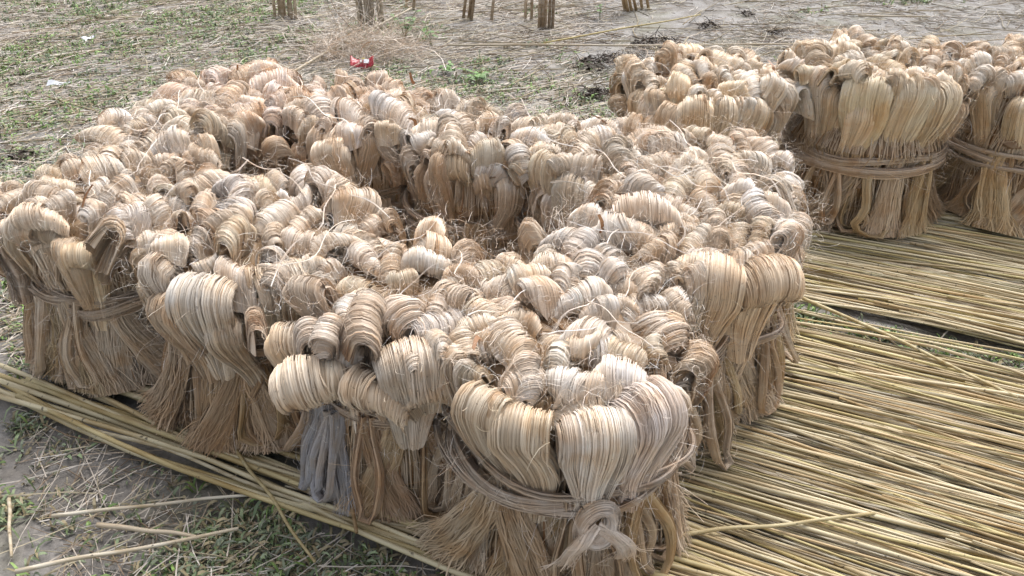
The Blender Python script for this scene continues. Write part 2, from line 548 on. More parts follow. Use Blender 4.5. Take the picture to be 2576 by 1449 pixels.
def top_hank(k):
    """short folded hank seen from above: ridge along X, fibres run over it"""
    mb = MB(); m = 19
    a = R.uniform(.015, .030); over = R.uniform(2.9, 5.0)
    th = np.linspace(0, over, 13)
    arc = np.stack([np.zeros(13), -a * np.cos(th) * (1 - .35 * np.clip(th - 2.6, 0, 2) / 2), a * np.sin(th) * (1 - .2 * np.clip(th - 2.6, 0, 2) / 2)], 1)
    pts = np.vstack([[0, -a - .006, -.085], [0, -a - .002, -.04], arc])
    if over < 3.9: pts = np.vstack([pts, arc[-1] + np.array([0, .004, -.05])])
    C = bez(pts, m)
    W0 = R.uniform(.040, .078)
    v = np.linspace(0, 1, m)
    W = W0 * (.62 + .38 * np.clip(v * 2.2, 0, 1)) * (1 - .18 * np.clip((v - .75) * 4, 0, 1))
    H = np.full(m, R.uniform(.0055, .0115))
    A = np.tile([1.0, 0, 0], (m, 1))
    cb, dr, dz = R.normal(0, .022), R.uniform(.012, .036), R.normal(0, .014)
    f1, p1, f2, p2, am = R.uniform(2, 5), R.uniform(0, 6), R.uniform(2, 5), R.uniform(0, 6), R.uniform(.002, .007)
    tp = R.normal(0, .12)

    def bend(P, u):
        P = P.copy()
        sc = 1 + tp * u - .22 * np.abs(u) ** 3
        P[..., 1] = P[..., 1] * sc + cb * u ** 2
        P[..., 2] = P[..., 2] * sc - dr * np.abs(u) ** 2.4 + dz * u
        P[..., 1] += am * np.sin(f1 * u + p1); P[..., 2] += am * .7 * np.sin(f2 * u + p2)
        return P
    sweep(mb, C, A, W, H, int(150 + W0 * 1100), hw=.00125, box=3.4, skew=R.normal(0, .38), locks=int(R.integers(5, 10)), lockh=.34, bend=bend, fray=.05)
    if R.random() < .6:   # a lock lying across the others
        H2 = H * .35; C2 = C.copy(); C2[:, 0] += R.uniform(-.03, .03) * 1
        Cc = C2[4:-2].copy(); c0 = np.array([0, 0, -.0])
        Cc[:, 1] *= 1 + .009 / a; Cc[:, 2] = np.where(Cc[:, 2] > 0, Cc[:, 2] * (1 + .011 / a), Cc[:, 2])
        Cc[:, 0] += np.linspace(-1, 1, len(Cc)) * R.uniform(-.022, .022)
        sweep(mb, Cc, A[:len(Cc)], W[:len(Cc)] * .22, H2[:len(Cc)], 34, hw=.0010, box=2.4, locks=2, lockh=.2, under=False, fray=.3)
    n = 26
    u = R.uniform(-1, 1, n)
    P0 = np.stack([u * W0, R.normal(0, a * .8, n), np.full(n, a * .8) + R.normal(0, .006, n) - dr * u ** 2], 1)
    wisps(mb, P0, np.stack([R.normal(0, .7, n), R.normal(0, .8, n), R.uniform(0, .8, n)], 1), L=.035, curl=1.5)
    return mb.mesh('hank', M_F, True)


def rim_hank(k, outward=False, big=1.0, mm=26):
    """hank standing at the edge of a bundle: +Y is outwards; from the tie at z .27 up, over the top and back"""
    mb = MB(); m = mm
    a = R.uniform(.018, .034) * (.5 + .5 * big)
    x0 = R.normal(0, .012)
    zt = R.uniform(-.035, .02)
    if outward:
        base = [[x0, .212, .245], [x0 * .6, .207, .34], [0, .222, .46 + zt]]
        cy, cz = .222 + a + .004, .515 + zt
        th = np.linspace(0, R.uniform(3.3, 5.0), 12)
        arc = np.stack([np.zeros(12), cy - a * np.cos(th), cz + a * 1.05 * np.sin(th)], 1)
        pts = np.vstack([base, arc])
        if th[-1] < 4.0: pts = np.vstack([pts, arc[-1] + np.array([0, .0, -.035]), arc[-1] + np.array([0, -.012, -.075])])
    else:
        base = [[x0, .213, .245], [x0 * .6, .228, .34], [0, .265, .45 + zt], [0, .284, .515 + zt]]
        cy, cz = .286 - a, .535 + zt
        th = np.linspace(0, R.uniform(2.9, 3.6), 10)
        arc = np.stack([np.zeros(10), cy + a * np.cos(th), cz + a * 1.1 * np.sin(th)], 1)
        pts = np.vstack([base, arc, arc[-1] + np.array([0, -.002, -.05]), arc[-1] + np.array([0, -.015, -.11])])
    C = bez(pts, m)
    v = np.linspace(0, 1, m)
    W0 = R.uniform(.046, .066) * big
    W = W0 * (.34 + .66 * np.clip(v * 2.0, 0, 1) ** .9) * (1 - .22 * np.clip((v - .7) * 3, 0, 1))
    H = np.linspace(.016, .010, m) * (.5 + .5 * big)
    A = np.tile([1.0, 0, 0], (m, 1)); lean = R.normal(0, .07); A[:, 1] += np.linspace(0, lean, m)
    cb = R.uniform(-.04, -.004); dr = R.uniform(.014, .040) * (1.5 if big > 1.2 else 1); xs = R.normal(0, .022)

    def bend(P, u):
        P = P.copy(); g = np.clip((P[..., 2] - .3) / .2, 0, 1)
        P[..., 1] += cb * u ** 2 * g * big
        P[..., 2] -= dr * np.abs(u) ** 2.2 * g
        P[..., 0] += xs * g * g
        return P
    sweep(mb, C, A, W, H, int((190 + W0 * 1300) * (.7 + .3 * big)), hw=.00125, box=3.0, skew=R.normal(0, .10), locks=int(R.integers(5, 9)), lockh=.34, bend=bend, fray=.05)
    for q in range(2):
        Cc = C[3:-6].copy(); Cc[:, 0] += R.uniform(-.03, .03) + np.linspace(-1, 1, len(Cc)) * R.uniform(-.015, .015)
        Cc[:, 1] += .016 * (1 if not outward else -1) * np.clip(1 - np.linspace(0, 1.0, len(Cc)), .2, 1); Cc[-7:, 2] += .014
        sweep(mb, Cc, A[:len(Cc)], W[:len(Cc)] * .16, H[:len(Cc)] * .3, 22, hw=.0010, box=2.4, locks=2, lockh=.2, under=False, fray=.5)
    n = 36
    i = R.integers(4, m, n); u = R.uniform(-1, 1, n)
    P0 = C[i] + A[i] * (W[i] * u)[:, None] + np.array([0, .01, .004])
    wisps(mb, P0, np.stack([R.normal(0, .7, n), np.abs(R.normal(0, .8, n)), R.uniform(-.8, .5, n)], 1), L=.04, curl=1.5)
    return mb.mesh('hank', M_F, True)


def skirt_loop(k, grey=False):
    """rope-like lock falling from the tie to the ground and looping back up; +Y outwards"""
    mb = MB(); m = 22
    w = R.uniform(.014, .050); yo = R.uniform(.235, .30); zb = R.uniform(.028, .05); x0 = R.normal(0, .01)
    ys = yo - R.uniform(.01, .05)
    pts = [[x0 - .008, .205, .30], [x0 - w * .5, .218, .245], [x0 - w * 1.05, yo - .02, .14], [x0 - w, yo, zb + w * .8], [x0, yo + .004, zb], [x0 + w, ys + .01, zb + w * .8],
           [x0 + w * .9, ys - .01, .15], [x0 + w * .3, .210, .24], [x0 + .006, .200, .30]]
    pts = np.array(pts) + R.normal(0, .007, (9, 3)) * np.array([1, 1, .4])
    C = bez(pts, m)
    T = norm(np.gradient(C, axis=0))
    rw = R.uniform(.0065, .0125)
    A = np.tile([0.15, 1.0, .25], (m, 1)) + smooth_noise(3, m, 4).T * .5
    pr = 1 - .25 * np.sin(np.linspace(0, math.pi, m))
    pr = pr * (1 + smooth_noise(1, m, 6)[0] * .25)
    sweep(mb, C, A, rw * 1.35 * pr, rw * .62 * pr, 80, hw=.00115, box=2.2, locks=4, lockh=.55, wob=.14, cols=(lambda n: np.clip(fibre_cols(n) * .9, 0, 1)))
    n = 34; i = R.integers(3, m - 3, n)
    wisps(mb, C[i] + R.normal(0, .01, (n, 3)), np.stack([R.normal(0, .7, n), np.abs(R.normal(0, .7, n)), R.normal(0, .5, n)], 1), L=.035, curl=1.8)
    return mb.mesh('skirt_loop', M_F, True)


def skirt_fall(k):
    """lock of straight fibres falling from the tie, ends frayed on the ground"""
    mb = MB(); m = 14
    x0, x1 = R.normal(0, .012), R.normal(0, .03)
    pts = [[x0, .205, .30], [x0, .218, .24], [(x0 + x1) / 2, .24, .13], [x1, .262, .045], [x1 * 1.1, .272, .022]]
    C = bez(pts, m); A = np.tile([1.0, 0, 0], (m, 1))
    W = np.linspace(.024, .044, m); H = np.linspace(.014, .011, m)
    sweep(mb, C, A, W, H, 150, hw=.0012, box=2.2, locks=8, lockh=.6, wob=.16, fray=.4, cols=(lambda n: np.clip(fibre_cols(n) * .85, 0, 1)))
    return mb.mesh('skirt_lock', M_F, True)


TOPS = [top_hank(k) for k in range(26)]
RIMI = [rim_hank(k) for k in range(11)]
RIMO = [rim_hank(k, True) for k in range(8)]
BIGI = [rim_hank(k, False, 1.35, 30) for k in range(4)]
BIGO = [rim_hank(k, True, 1.4, 30) for k in range(4)]
LOOPS = [skirt_loop(k) for k in range(14)]
FALLS = [skirt_fall(k) for k in range(6)]


def binding_mesh(rad, z0, tilt, width, thick=.011, strands=230, knot=None):
    mb = MB(); m = 60
    t = np.linspace(0, 2 * math.pi * 1.02, m)
    wob = smooth_noise(1, m, 9)[0] * .018; wob[-4:] = np.linspace(wob[-4], wob[0], 4)
    r = rad + wob
    C = np.stack([r * np.sin(t), -r * np.cos(t), z0 + tilt * np.sin(t + 1.1) + smooth_noise(1, m, 8)[0] * .016], 1)
    A = np.tile([0, 0, 1.0], (m, 1)) + np.stack([np.sin(t), -np.cos(t), 0 * t], 1) * .35
    W = width * (1 + smooth_noise(1, m, 8)[0] * .25); H = np.full(m, thick)
    cf = lambda n: np.clip(fibre_cols(n) * np.array([.82, .78, .74]), 0, 1)
    sweep(mb, C, A, W, H, strands, hw=.0013, box=2.3, locks=5, lockh=.5, wob=.3, cols=cf, under=width > .02)
    n = 110; i = R.integers(0, m, n)
    wisps(mb, C[i] + R.normal(0, .012, (n, 3)), C[i] * np.array([1, 1, 0]) * 3, L=.06, curl=1.6)
    return mb.mesh('binding', M_F, True)


def knot_mesh(s=1.0):
    mb = MB()
    for (a, b, c, w) in ((.035, .022, .8, .012), (.028, .03, 2.2, .011), (.04, .018, 3.9, .010)):
        m = 26; t = np.linspace(0, 2 * math.pi, m)
        C = np.stack([a * np.cos(t), b * .5 * np.sin(t + c) - .006, b * np.sin(t)], 1) * s
        ca, sa = math.cos(c), math.sin(c); C[:, [0, 2]] = C[:, [0, 2]] @ np.array([[ca, sa], [-sa, ca]])
        sweep(mb, C, np.tile([0, 1.0, .2], (m, 1)), np.full(m, w * 1.2 * s), np.full(m, w * .8 * s), 70, hw=.0012, box=2.3, locks=3, wob=.08)
    n = 60
    wisps(mb, R.normal(0, .03, (n, 3)), np.stack([R.normal(0, 1, n), -np.abs(R.normal(0, 1, n)), R.normal(0, .6, n)], 1), L=.06, curl=1.5)
    return mb.mesh('knot', M_F, True)


def tie_end(sx, s=1.0):
    mb = MB()
    C = bez(np.array([[0, -.01, 0], [sx * .03, -.028, -.015], [sx * .055, -.03, -.045], [sx * .06, -.02, -.085]]) * s, 12)
    sweep(mb, C, np.tile([1.0, 0, .3], (12, 1)), np.linspace(.010, .022, 12) * s, np.linspace(.007, .004, 12) * s, 60, hw=.001, box=2.3, locks=4, wob=.15, fray=.9)
    return mb.mesh('tie_end', M_F, True)


def core_mesh(rw, rt, rb, zt):
    """fibres standing inside the bundle, seen between the hanks"""
    mb = MB()
    prof = [(rb * .88, .012), (rb * .85, .10), (rw * .95, .20), (rw * .86, .28), (rw * 1.0, .34), (rt * .66, .44), (rt * .80, zt - .10), (rt * .62, zt - .055), (rt * .3, zt - .045), (.005, zt - .045)]
    ns = 44; V = []
    for (r, z) in prof:
        for k in range(ns):
            a = k / ns * 2 * math.pi; rr = r * (1 + .06 * math.sin(a * 9 + z * 30) + R.normal(0, .02))
            V.append((rr * math.cos(a), rr * math.sin(a), z + R.normal(0, .004)))
    idx = np.arange(len(V)).reshape(len(prof), ns); nx = np.roll(idx, -1, 1)
    q = np.stack([idx[:-1], nx[:-1], nx[1:], idx[1:]], -1)
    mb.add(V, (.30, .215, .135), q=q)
    n = 700; m = 8                                   # upright fibres on it
    a = R.random(n) * 2 * math.pi; pz = np.array([p[1] for p in prof[:8]]); pr = np.array([p[0] for p in prof[:8]])
    z = np.linspace(.02, zt - .06, m)[None] + np.zeros((n, 1)); rr = np.interp(z, pz, pr) * (1.03 + R.normal(0, .03, (n, 1))) + R.uniform(0, .012, (n, 1))
    aa = a[:, None] + smooth_noise(n, m, 4) * .08
    P = np.stack([rr * np.cos(aa), rr * np.sin(aa), z], -1)
    S = np.stack([-np.sin(aa), np.cos(aa), 0 * aa], -1)
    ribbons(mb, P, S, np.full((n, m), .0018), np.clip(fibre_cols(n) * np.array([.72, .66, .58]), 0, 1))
    return mb.mesh('inner_fibre', M_F)


def loose_mesh(rt, rw, rb, zt, n1=1400, n2=420, strands=4):
    mb = MB()
    a = R.random(n1) * 2 * math.pi; r = rt * np.sqrt(R.random(n1)) * 1.02
    P0 = np.stack([r * np.cos(a), r * np.sin(a), zt + .006 + R.normal(0, .014, n1)], 1)
    wisps(mb, P0, np.stack([R.normal(0, 1, n1), R.normal(0, 1, n1), R.uniform(0, .7, n1)], 1), 6, L=.035, curl=1.7, hw=.0002)
    a = R.random(n2 * 3) * 2 * math.pi; z = R.uniform(.04, zt - .03, n2 * 3)
    r = np.interp(z, [0, .1, .27, .5, .6], [rb, rb * .97, rw * 1.15, rt * .97, rt])
    d = np.stack([np.cos(a), np.sin(a), 0 * a], 1)
    wisps(mb, d * r[:, None] + np.stack([0 * a, 0 * a, z], 1), d * .8 + np.array([0, 0, .1]), 6, L=.035, curl=1.7, hw=.0002)
    for k in range(strands):   # longer slack strands lying over the top
        m = 16; a0 = random.random() * 6.28; p = np.array([math.cos(a0) * rt * .75, math.sin(a0) * rt * .75]); a1 = a0 + math.pi + random.uniform(-1.2, 1.2)
        L = random.uniform(.16, .42); t = np.linspace(0, 1, m)
        X = p[0] + math.cos(a1) * L * t; Y = p[1] + math.sin(a1) * L * t
        w = smooth_noise(1, m, 5)[0] * .018
        C = np.stack([X - math.sin(a1) * w, Y + math.cos(a1) * w, zt + .036 + .012 * np.sin(t * 9 + k) - .03 * t ** 3], 1)
        A = np.tile([-math.sin(a1), math.cos(a1), .4], (m, 1))
        sweep(mb, C, A, np.full(m, .0011), np.full(m, .0008), 5, hw=.0007, box=2.1, locks=1, under=False, fray=1.5, cols=lambda n: np.clip(fibre_cols(n) * 1.1, 0, .9))
    return mb.mesh('loose_fibre', M_F)


HUES = [(.88, .79, .69), (.92, .84, .74), (1, 1, 1), (1.04, 1.03, 1.02), (1.02, .97, .90), (.95, .88, .78), (1.06, 1.06, 1.08), (1.0, .93, .86), (.90, .84, .72), (1.05, 1.02, .95)]
GREY = (.50, .55, .66)


def put(me, name, parent, loc, rot, sc, col, label=None):
    o = bpy.data.objects.new(name, me)
    o.location = loc; o.rotation_euler = rot; o.scale = sc if hasattr(sc, '__len__') else (sc,) * 3
    o.color = (*[max(0, c) for c in col], 1); o.parent = parent
    COL.objects.link(o)
    if label: o['label'] = label
    return o


def vary(c, s=.05, hue=(1, 1, 1)):
    k = 1 + random.gauss(0, s)
    return tuple(min(1.25, a * b * k) for a, b in zip(c, hue))


SPOTS = [(-1.17, 2.08, .30), (-1.12, 2.52, .235), (-.68, 1.86, .325), (-.27, 1.59, .275), (.115, 1.37, .285), (.32, 1.75, .24), (.53, 1.90, .275), (.60, 2.24, .25),
         (.27, 2.33, .26), (-.12, 2.52, .28), (-.54, 2.73, .29), (-1.02, 2.88, .28), (.75, 3.10, .36), (1.41, 3.08, .345), (2.08, 3.08, .33)]


def inner(x, y, r, a):
    qx, qy = x + r * math.cos(a), y + r * math.sin(a)
    return any(abs(sx - x) + abs(sy - y) > .12 and (qx - sx) ** 2 + (qy - sy) ** 2 < (sr * 1.10) ** 2 for sx, sy, sr in SPOTS)


def bundle(x, y, rt, label, zt=.57, rw=.225, rb=.27, hue=(1, 1, 1), big=(), lean=(0, 0), tie=True, band=(.028, .011), sp=.070, rimskip=None, skirtskip=None, skirt=27, outp=.35, seed=0, low=(.94, .86, .75)):
    random.seed(seed * 31 + 5)
    e = empty('jute_bundle', (x, y, .0), 0)
    tag(e, label, 'jute bundle', 'tied bundles of raw jute fibre standing on the sticks')
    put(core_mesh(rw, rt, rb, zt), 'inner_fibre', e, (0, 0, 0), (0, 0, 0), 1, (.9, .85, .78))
    s = rt / .30; zs = (zt + .03) / .60
    # top hanks
    pts = []
    tries = 0
    while tries < 3000:
        tries += 1
        r = (rt + .03) * math.sqrt(random.random()); a = random.random() * 6.283
        if r > rt - .055 and not inner(x, y, rt, a): continue
        p = (r * math.cos(a), r * math.sin(a))
        if all((p[0] - q[0]) ** 2 + (p[1] - q[1]) ** 2 > sp ** 2 for q in pts): pts.append(p)
    for p in pts:
        r = math.hypot(*p); k = r / rt
        zz = zt - .012 - .03 * k * k + random.gauss(0, .018)
        tl = .35 * k; a = math.atan2(p[1], p[0])
        rx = random.gauss(0, .22) + tl * math.sin(a) * -1; ry = random.gauss(0, .18) + tl * math.cos(a)
        sc = random.choice((random.uniform(.75, .95), random.uniform(.85, 1.15), random.uniform(1.05, 1.35), random.uniform(.62, .8)))
        put(random.choice(TOPS), 'hank', e, (p[0] + lean[0], p[1] + lean[1], zz), (rx, ry, random.uniform(0, 6.283)), (sc * random.choice((-1, 1)), sc, sc * random.uniform(.9, 1.1)), vary(random.choice(HUES), .05, hue))
    # rim hanks
    n = int(2 * math.pi * (rt - .03) / .066)
    for k in range(n):
        a = k / n * 6.283 + random.gauss(0, .10)
        if rimskip and any(abs((a - b + math.pi) % (2 * math.pi) - math.pi) < w for b, w in rimskip): continue
        if inner(x, y, rt, a) and random.random() < .8: continue
        me = random.choice(RIMO if random.random() < outp else RIMI)
        sc = s * random.uniform(.93, 1.07)
        put(me, 'hank', e, (random.gauss(0, .008), random.gauss(0, .008), 0), (random.gauss(-.01, .045), random.gauss(0, .05), a - math.pi / 2), (sc * random.choice((-1, 1)) * random.uniform(.55, 1.1), sc * random.uniform(.93, 1.0), zs * random.uniform(.84, 1.05)), vary(random.choice(HUES), .06, tuple(h * q for h, q in zip(hue, (1, .96, .90)))))
    for (a, out, sc, hcol) in big:
        a = math.radians(a)
        put(random.choice(BIGO if out else BIGI), 'hank', e, (0, 0, 0), (0, 0, a - math.pi / 2), (sc * random.choice((-1, 1)), sc, zs), vary(hcol, .02, hue))
    for k in range(1):
        mb = MB(); L = random.uniform(.03, .07); Cc = bez([[0, 0, 0], [.004, 0, L * .5], [random.gauss(0, .012), random.gauss(0, .012), L]], 6)
        ribbons(mb, Cc[None], np.tile([1.0, .2, 0], (1, 6, 1)), np.linspace(.006, .0035, 6)[None], np.array([[.34, .17, .07]]))
        ribbons(mb, Cc[None] + [0, .0012, 0], np.tile([1.0, .2, 0], (1, 6, 1)), np.linspace(.006, .0035, 6)[None], np.array([[.30, .15, .07]]))
        aa = random.uniform(0, 6.28); rr = rt * random.uniform(.2, .9)
        o = mb.build('bark_shred', M_F, e); o.location = (rr * math.cos(aa), rr * math.sin(aa), zt + .01); o.rotation_euler = (random.gauss(0, .5), random.gauss(0, .5), random.uniform(0, 3))
    # skirt
    for lay in range(3):
        for k in range(skirt):
            a = k / skirt * 6.283 + random.gauss(0, .08) + lay * .16
            if skirtskip and abs((a - skirtskip[0] + math.pi) % (2 * math.pi) - math.pi) < skirtskip[1]: continue
            me = random.choice(LOOPS) if random.random() < (.62, .35, .15)[lay] else random.choice(FALLS)
            sc = rb / .265 * (1.03, .92, .82)[lay] * random.uniform(.86, 1.13)
            hc = random.choice([(1, .95, .88), (.92, .84, .72), (.80, .70, .58), (1, .97, .93), (.88, .82, .64)])
            put(me, me.name.split('.')[0], e, (0, 0, 0), (0, 0, a - math.pi / 2), (sc * random.uniform(.95, 1.35) * random.choice((-1, 1)), sc, random.uniform(.94, 1.06)), vary(hc, .07, low))
    if tie:
        for j in range(3):
            put(binding_mesh(rw + .004 + .005 * j, .285 + random.uniform(-.028, .028), random.uniform(-.03, .03), band[0] * random.uniform(.25, .5), band[1] * .55, 70), 'binding', e, (0, 0, 0), (0, 0, random.uniform(0, 6.28)), 1, vary((.98, .92, .85), .06))
    lo = put(loose_mesh(rt, rw, rb, zt), 'loose_fibre', e, (0, 0, 0), (0, 0, 0), 1, (1.08, 1.08, 1.1)); lo['kind'] = 'stuff'
    return e


P = {}
P['A'] = bundle(-1.17, 2.08, .30, 'leftmost bundle of the heap, a long hank leaning out at the left edge', seed=1, big=[(205, True, 1.25, (.95, .85, .78)), (190, True, 1.15, (1, .96, .92))], band=(.045, .012), hue=(1.03, 1.02, 1.0))
P['A2'] = bundle(-1.12, 2.52, .235, 'small bundle behind the leftmost one, with a pale hank standing up at its back', seed=2, rw=.18, rb=.21, big=[(80, False, 1.0, (1, .98, .93))])
P['B'] = bundle(-.68, 1.86, .325, 'large bundle in the front row with dark looped fibres at its foot', seed=3, rb=.30, rw=.245, band=(.035, .014), low=(.80, .68, .55), big=[(262, False, 1.2, (1.02, 1, .96)), (300, False, 1.15, (1, .95, .85))], skirt=30, zt=.575)
P['C'] = bundle(-.27, 1.59, .275, 'bundle with a dull grey hank hanging at its left foot', seed=4, rb=.25, rw=.20, lean=(-.01, -.04), skirtskip=(math.radians(215), .45), big=[(285, True, 1.1, (.98, .9, .8))], low=(.86, .74, .64), zt=.56)
P['D'] = bundle(.115, 1.37, .285, 'nearest bundle, four broad hanks at its front and a large knot in its tie', seed=5, rb=.27, rw=.22, big=[], rimskip=[(math.radians(270), .78)], tie=False, zt=.575)
P['D2'] = bundle(.32, 1.75, .24, 'bundle hemmed in behind the front one, in the middle of the heap', seed=6)
P['G'] = bundle(.53, 1.90, .275, 'bundle at the right end of the heap, broad orange-brown hanks facing the sticks', seed=7, rb=.24, rw=.20, big=[(285, True, 1.1, (1, .87, .7)), (255, False, 1.2, (1, .9, .76))], zt=.575)
P['G2'] = bundle(.60, 2.24, .25, 'whitish bundle at the right rear of the heap, just before the separate row', seed=8, hue=(1.08, 1.1, 1.12))
P['F2'] = bundle(.27, 2.33, .26, 'bundle behind the dark hollow at its right end, with frayed tips', seed=9, outp=.6, big=[(245, True, .85, (1, .95, .85)), (222, False, .8, (.98, .93, .8))])
P['F1'] = bundle(-.12, 2.52, .28, 'bundle behind the dark hollow, its tall hanks fanned towards the camera', seed=10, outp=.6, big=[(285, False, .8, (.98, .95, .85)), (242, True, .85, (.97, .9, .8))])
P['E2'] = bundle(-.54, 2.73, .29, 'bundle behind the left end of the dark hollow, with curled brown-edged hanks', seed=11, hue=(1.02, .98, .95), outp=.6, big=[(250, True, .9, (.98, .9, .8)), (304, True, .85, (.92, .85, .7))])
P['E1'] = bundle(-1.02, 2.88, .28, 'rearmost bundle at the upper left of the heap, with pinkish curls', seed=12, hue=(1.04, .98, .97), big=[(300, True, 1.0, (.95, .87, .74))])
P['H'] = bundle(.75, 3.10, .36, 'left bundle of the separate row at the upper right, wide and low', seed=13, rw=.27, rb=.29, hue=(1.08, 1.08, 1.05), outp=.12, big=[(268, False, 1.1, (1, .95, .86)), (232, False, 1.0, (.9, .85, .7))])
P['I'] = bundle(1.41, 3.08, .345, 'tall bundle in the middle of the upper right row, belted with a thick tie', seed=14, rw=.285, rb=.30, zt=.63, hue=(1.08, 1.08, 1.05), outp=.12, band=(.030, .018), big=[(245, False, 1.15, (.98, .93, .78)), (275, False, 1.1, (1.0, .97, .88)), (300, False, 1.15, (1, .95, .84))], low=(.92, .82, .68))
P['J'] = bundle(2.08, 3.08, .33, 'bundle cut off by the right edge of the picture', seed=15, rw=.28, rb=.295, zt=.60, hue=(1.06, 1.05, 1.02), outp=.12, low=(.88, .78, .65))

# ---- the front bundle: four broad hanks, wide tie and knot
D = P['D']
for k, (tx, ty, tz, tr) in enumerate(((-.09, -.17, .545, .5), (.0, -.19, .55, -.35), (.09, -.17, .55, 2.9), (-.02, -.11, .56, 1.4), (.07, -.08, .56, .2), (-.11, -.08, .555, 2.2))):
    put(TOPS[(3 + k * 5) % 26], 'hank', D, (tx, ty, tz), (.15, .1, tr), .95 + .1 * (k % 3), HUES[(k * 3) % len(HUES)])
for (a, ww, col, out) in ((236, 1.0, (1, .91, .76), 0), (258, .95, (1.0, .93, .80), 0), (279, 1.0, (1.08, 1.06, 1.02), 0), (301, 1.2, (1.0, .94, .92), 0)):
    me = rim_hank(0, False, 1.3, 34)
    put(me, 'hank', D, (0, 0, 0), (0, 0, math.radians(a - 90)), (ww * .86, 1.03 + .04 * (a % 2), .96 + .03 * (a % 3)), col)
put(binding_mesh(.246, .290, .022, .024, .008, 240), 'binding', D, (0, 0, 0), (0, 0, 0), 1, (1.02, .97, .92))
for j in range(3): put(binding_mesh(.256 + .004 * j, .27 + .03 * j, .035, .009, .005, 60), 'binding', D, (0, 0, 0), (0, 0, j * 2.0), 1, (1.0, .95, .9))
put(knot_mesh(1.1), 'knot', D, (.05, -.278, .275), (0, 0, .15), 1, (1.0, .94, .88))
for sx in (-1, 1): put(tie_end(sx), 'tie_end', D, (.05, -.278, .275), (0, 0, .15), 1, (1.0, .94, .88))

# ---- grey hank and big outward roll on the third bundle
Cb = P['C']
for k in range(16):
    me = LOOPS[k % 14] if k % 2 else FALLS[k % 6]
    g = .54 + .09 * (k % 4)
    put(me, me.name.split('.')[0], Cb, (0, 0, 0), (0, 0, math.radians(198 + k * 2.2 - 90)), (.7, .88 + .05 * (k % 4), .92), (g * .96, g, g * 1.12), 'dull grey lock of fibre hanging at the foot')
put(TOPS[7], 'hank', Cb, (-.17, -.13, .40), (.3, .1, 2.6), 1.1, (.86, .90, 1.0), 'whitish grey hank')
for k, (px, py, lz, sc, rx, rz) in enumerate(((790, 960, .45, 1.45, -.25, 3.3), (940, 985, .44, 1.25, -.2, 2.7), (735, 860, .47, 1.2, -.3, 3.0), (1070, 985, .43, 1.15, -.2, 3.3))):
    wx, wy = w3(px, py, lz)
    put(TOPS[5 + k * 4], 'hank', Cb, (wx + .27, wy - 1.59, lz), (rx, 0.1, rz), (sc, sc, sc), (1.0, .91, .78))


# ------------------------------------------------------------------ litter, grass, weeds
def free_of_mat(x, y):
    """1 where bare ground can show"""
    p = np.array([x, y]); s, n = p @ DS, p @ DN
    if n < 1.03: return True
    if n < 1.34: return s < -1.9
    if n < 2.3: return s < -1.35
    if 2.36 < n < 2.48: return True
    return s < -.4 or n > 4.4


def nz(x, y, s, o=0.0): return noise.noise(Vector((x * s, y * s, o)))


def rand_ground():
    """a random spot in view, evenly over the ground"""
    while True:
        y = random.uniform(.9, 7.6); h = .25 + y * .66
        x = random.uniform(-h, h)
        if random.random() < h / 5.2: return x, y


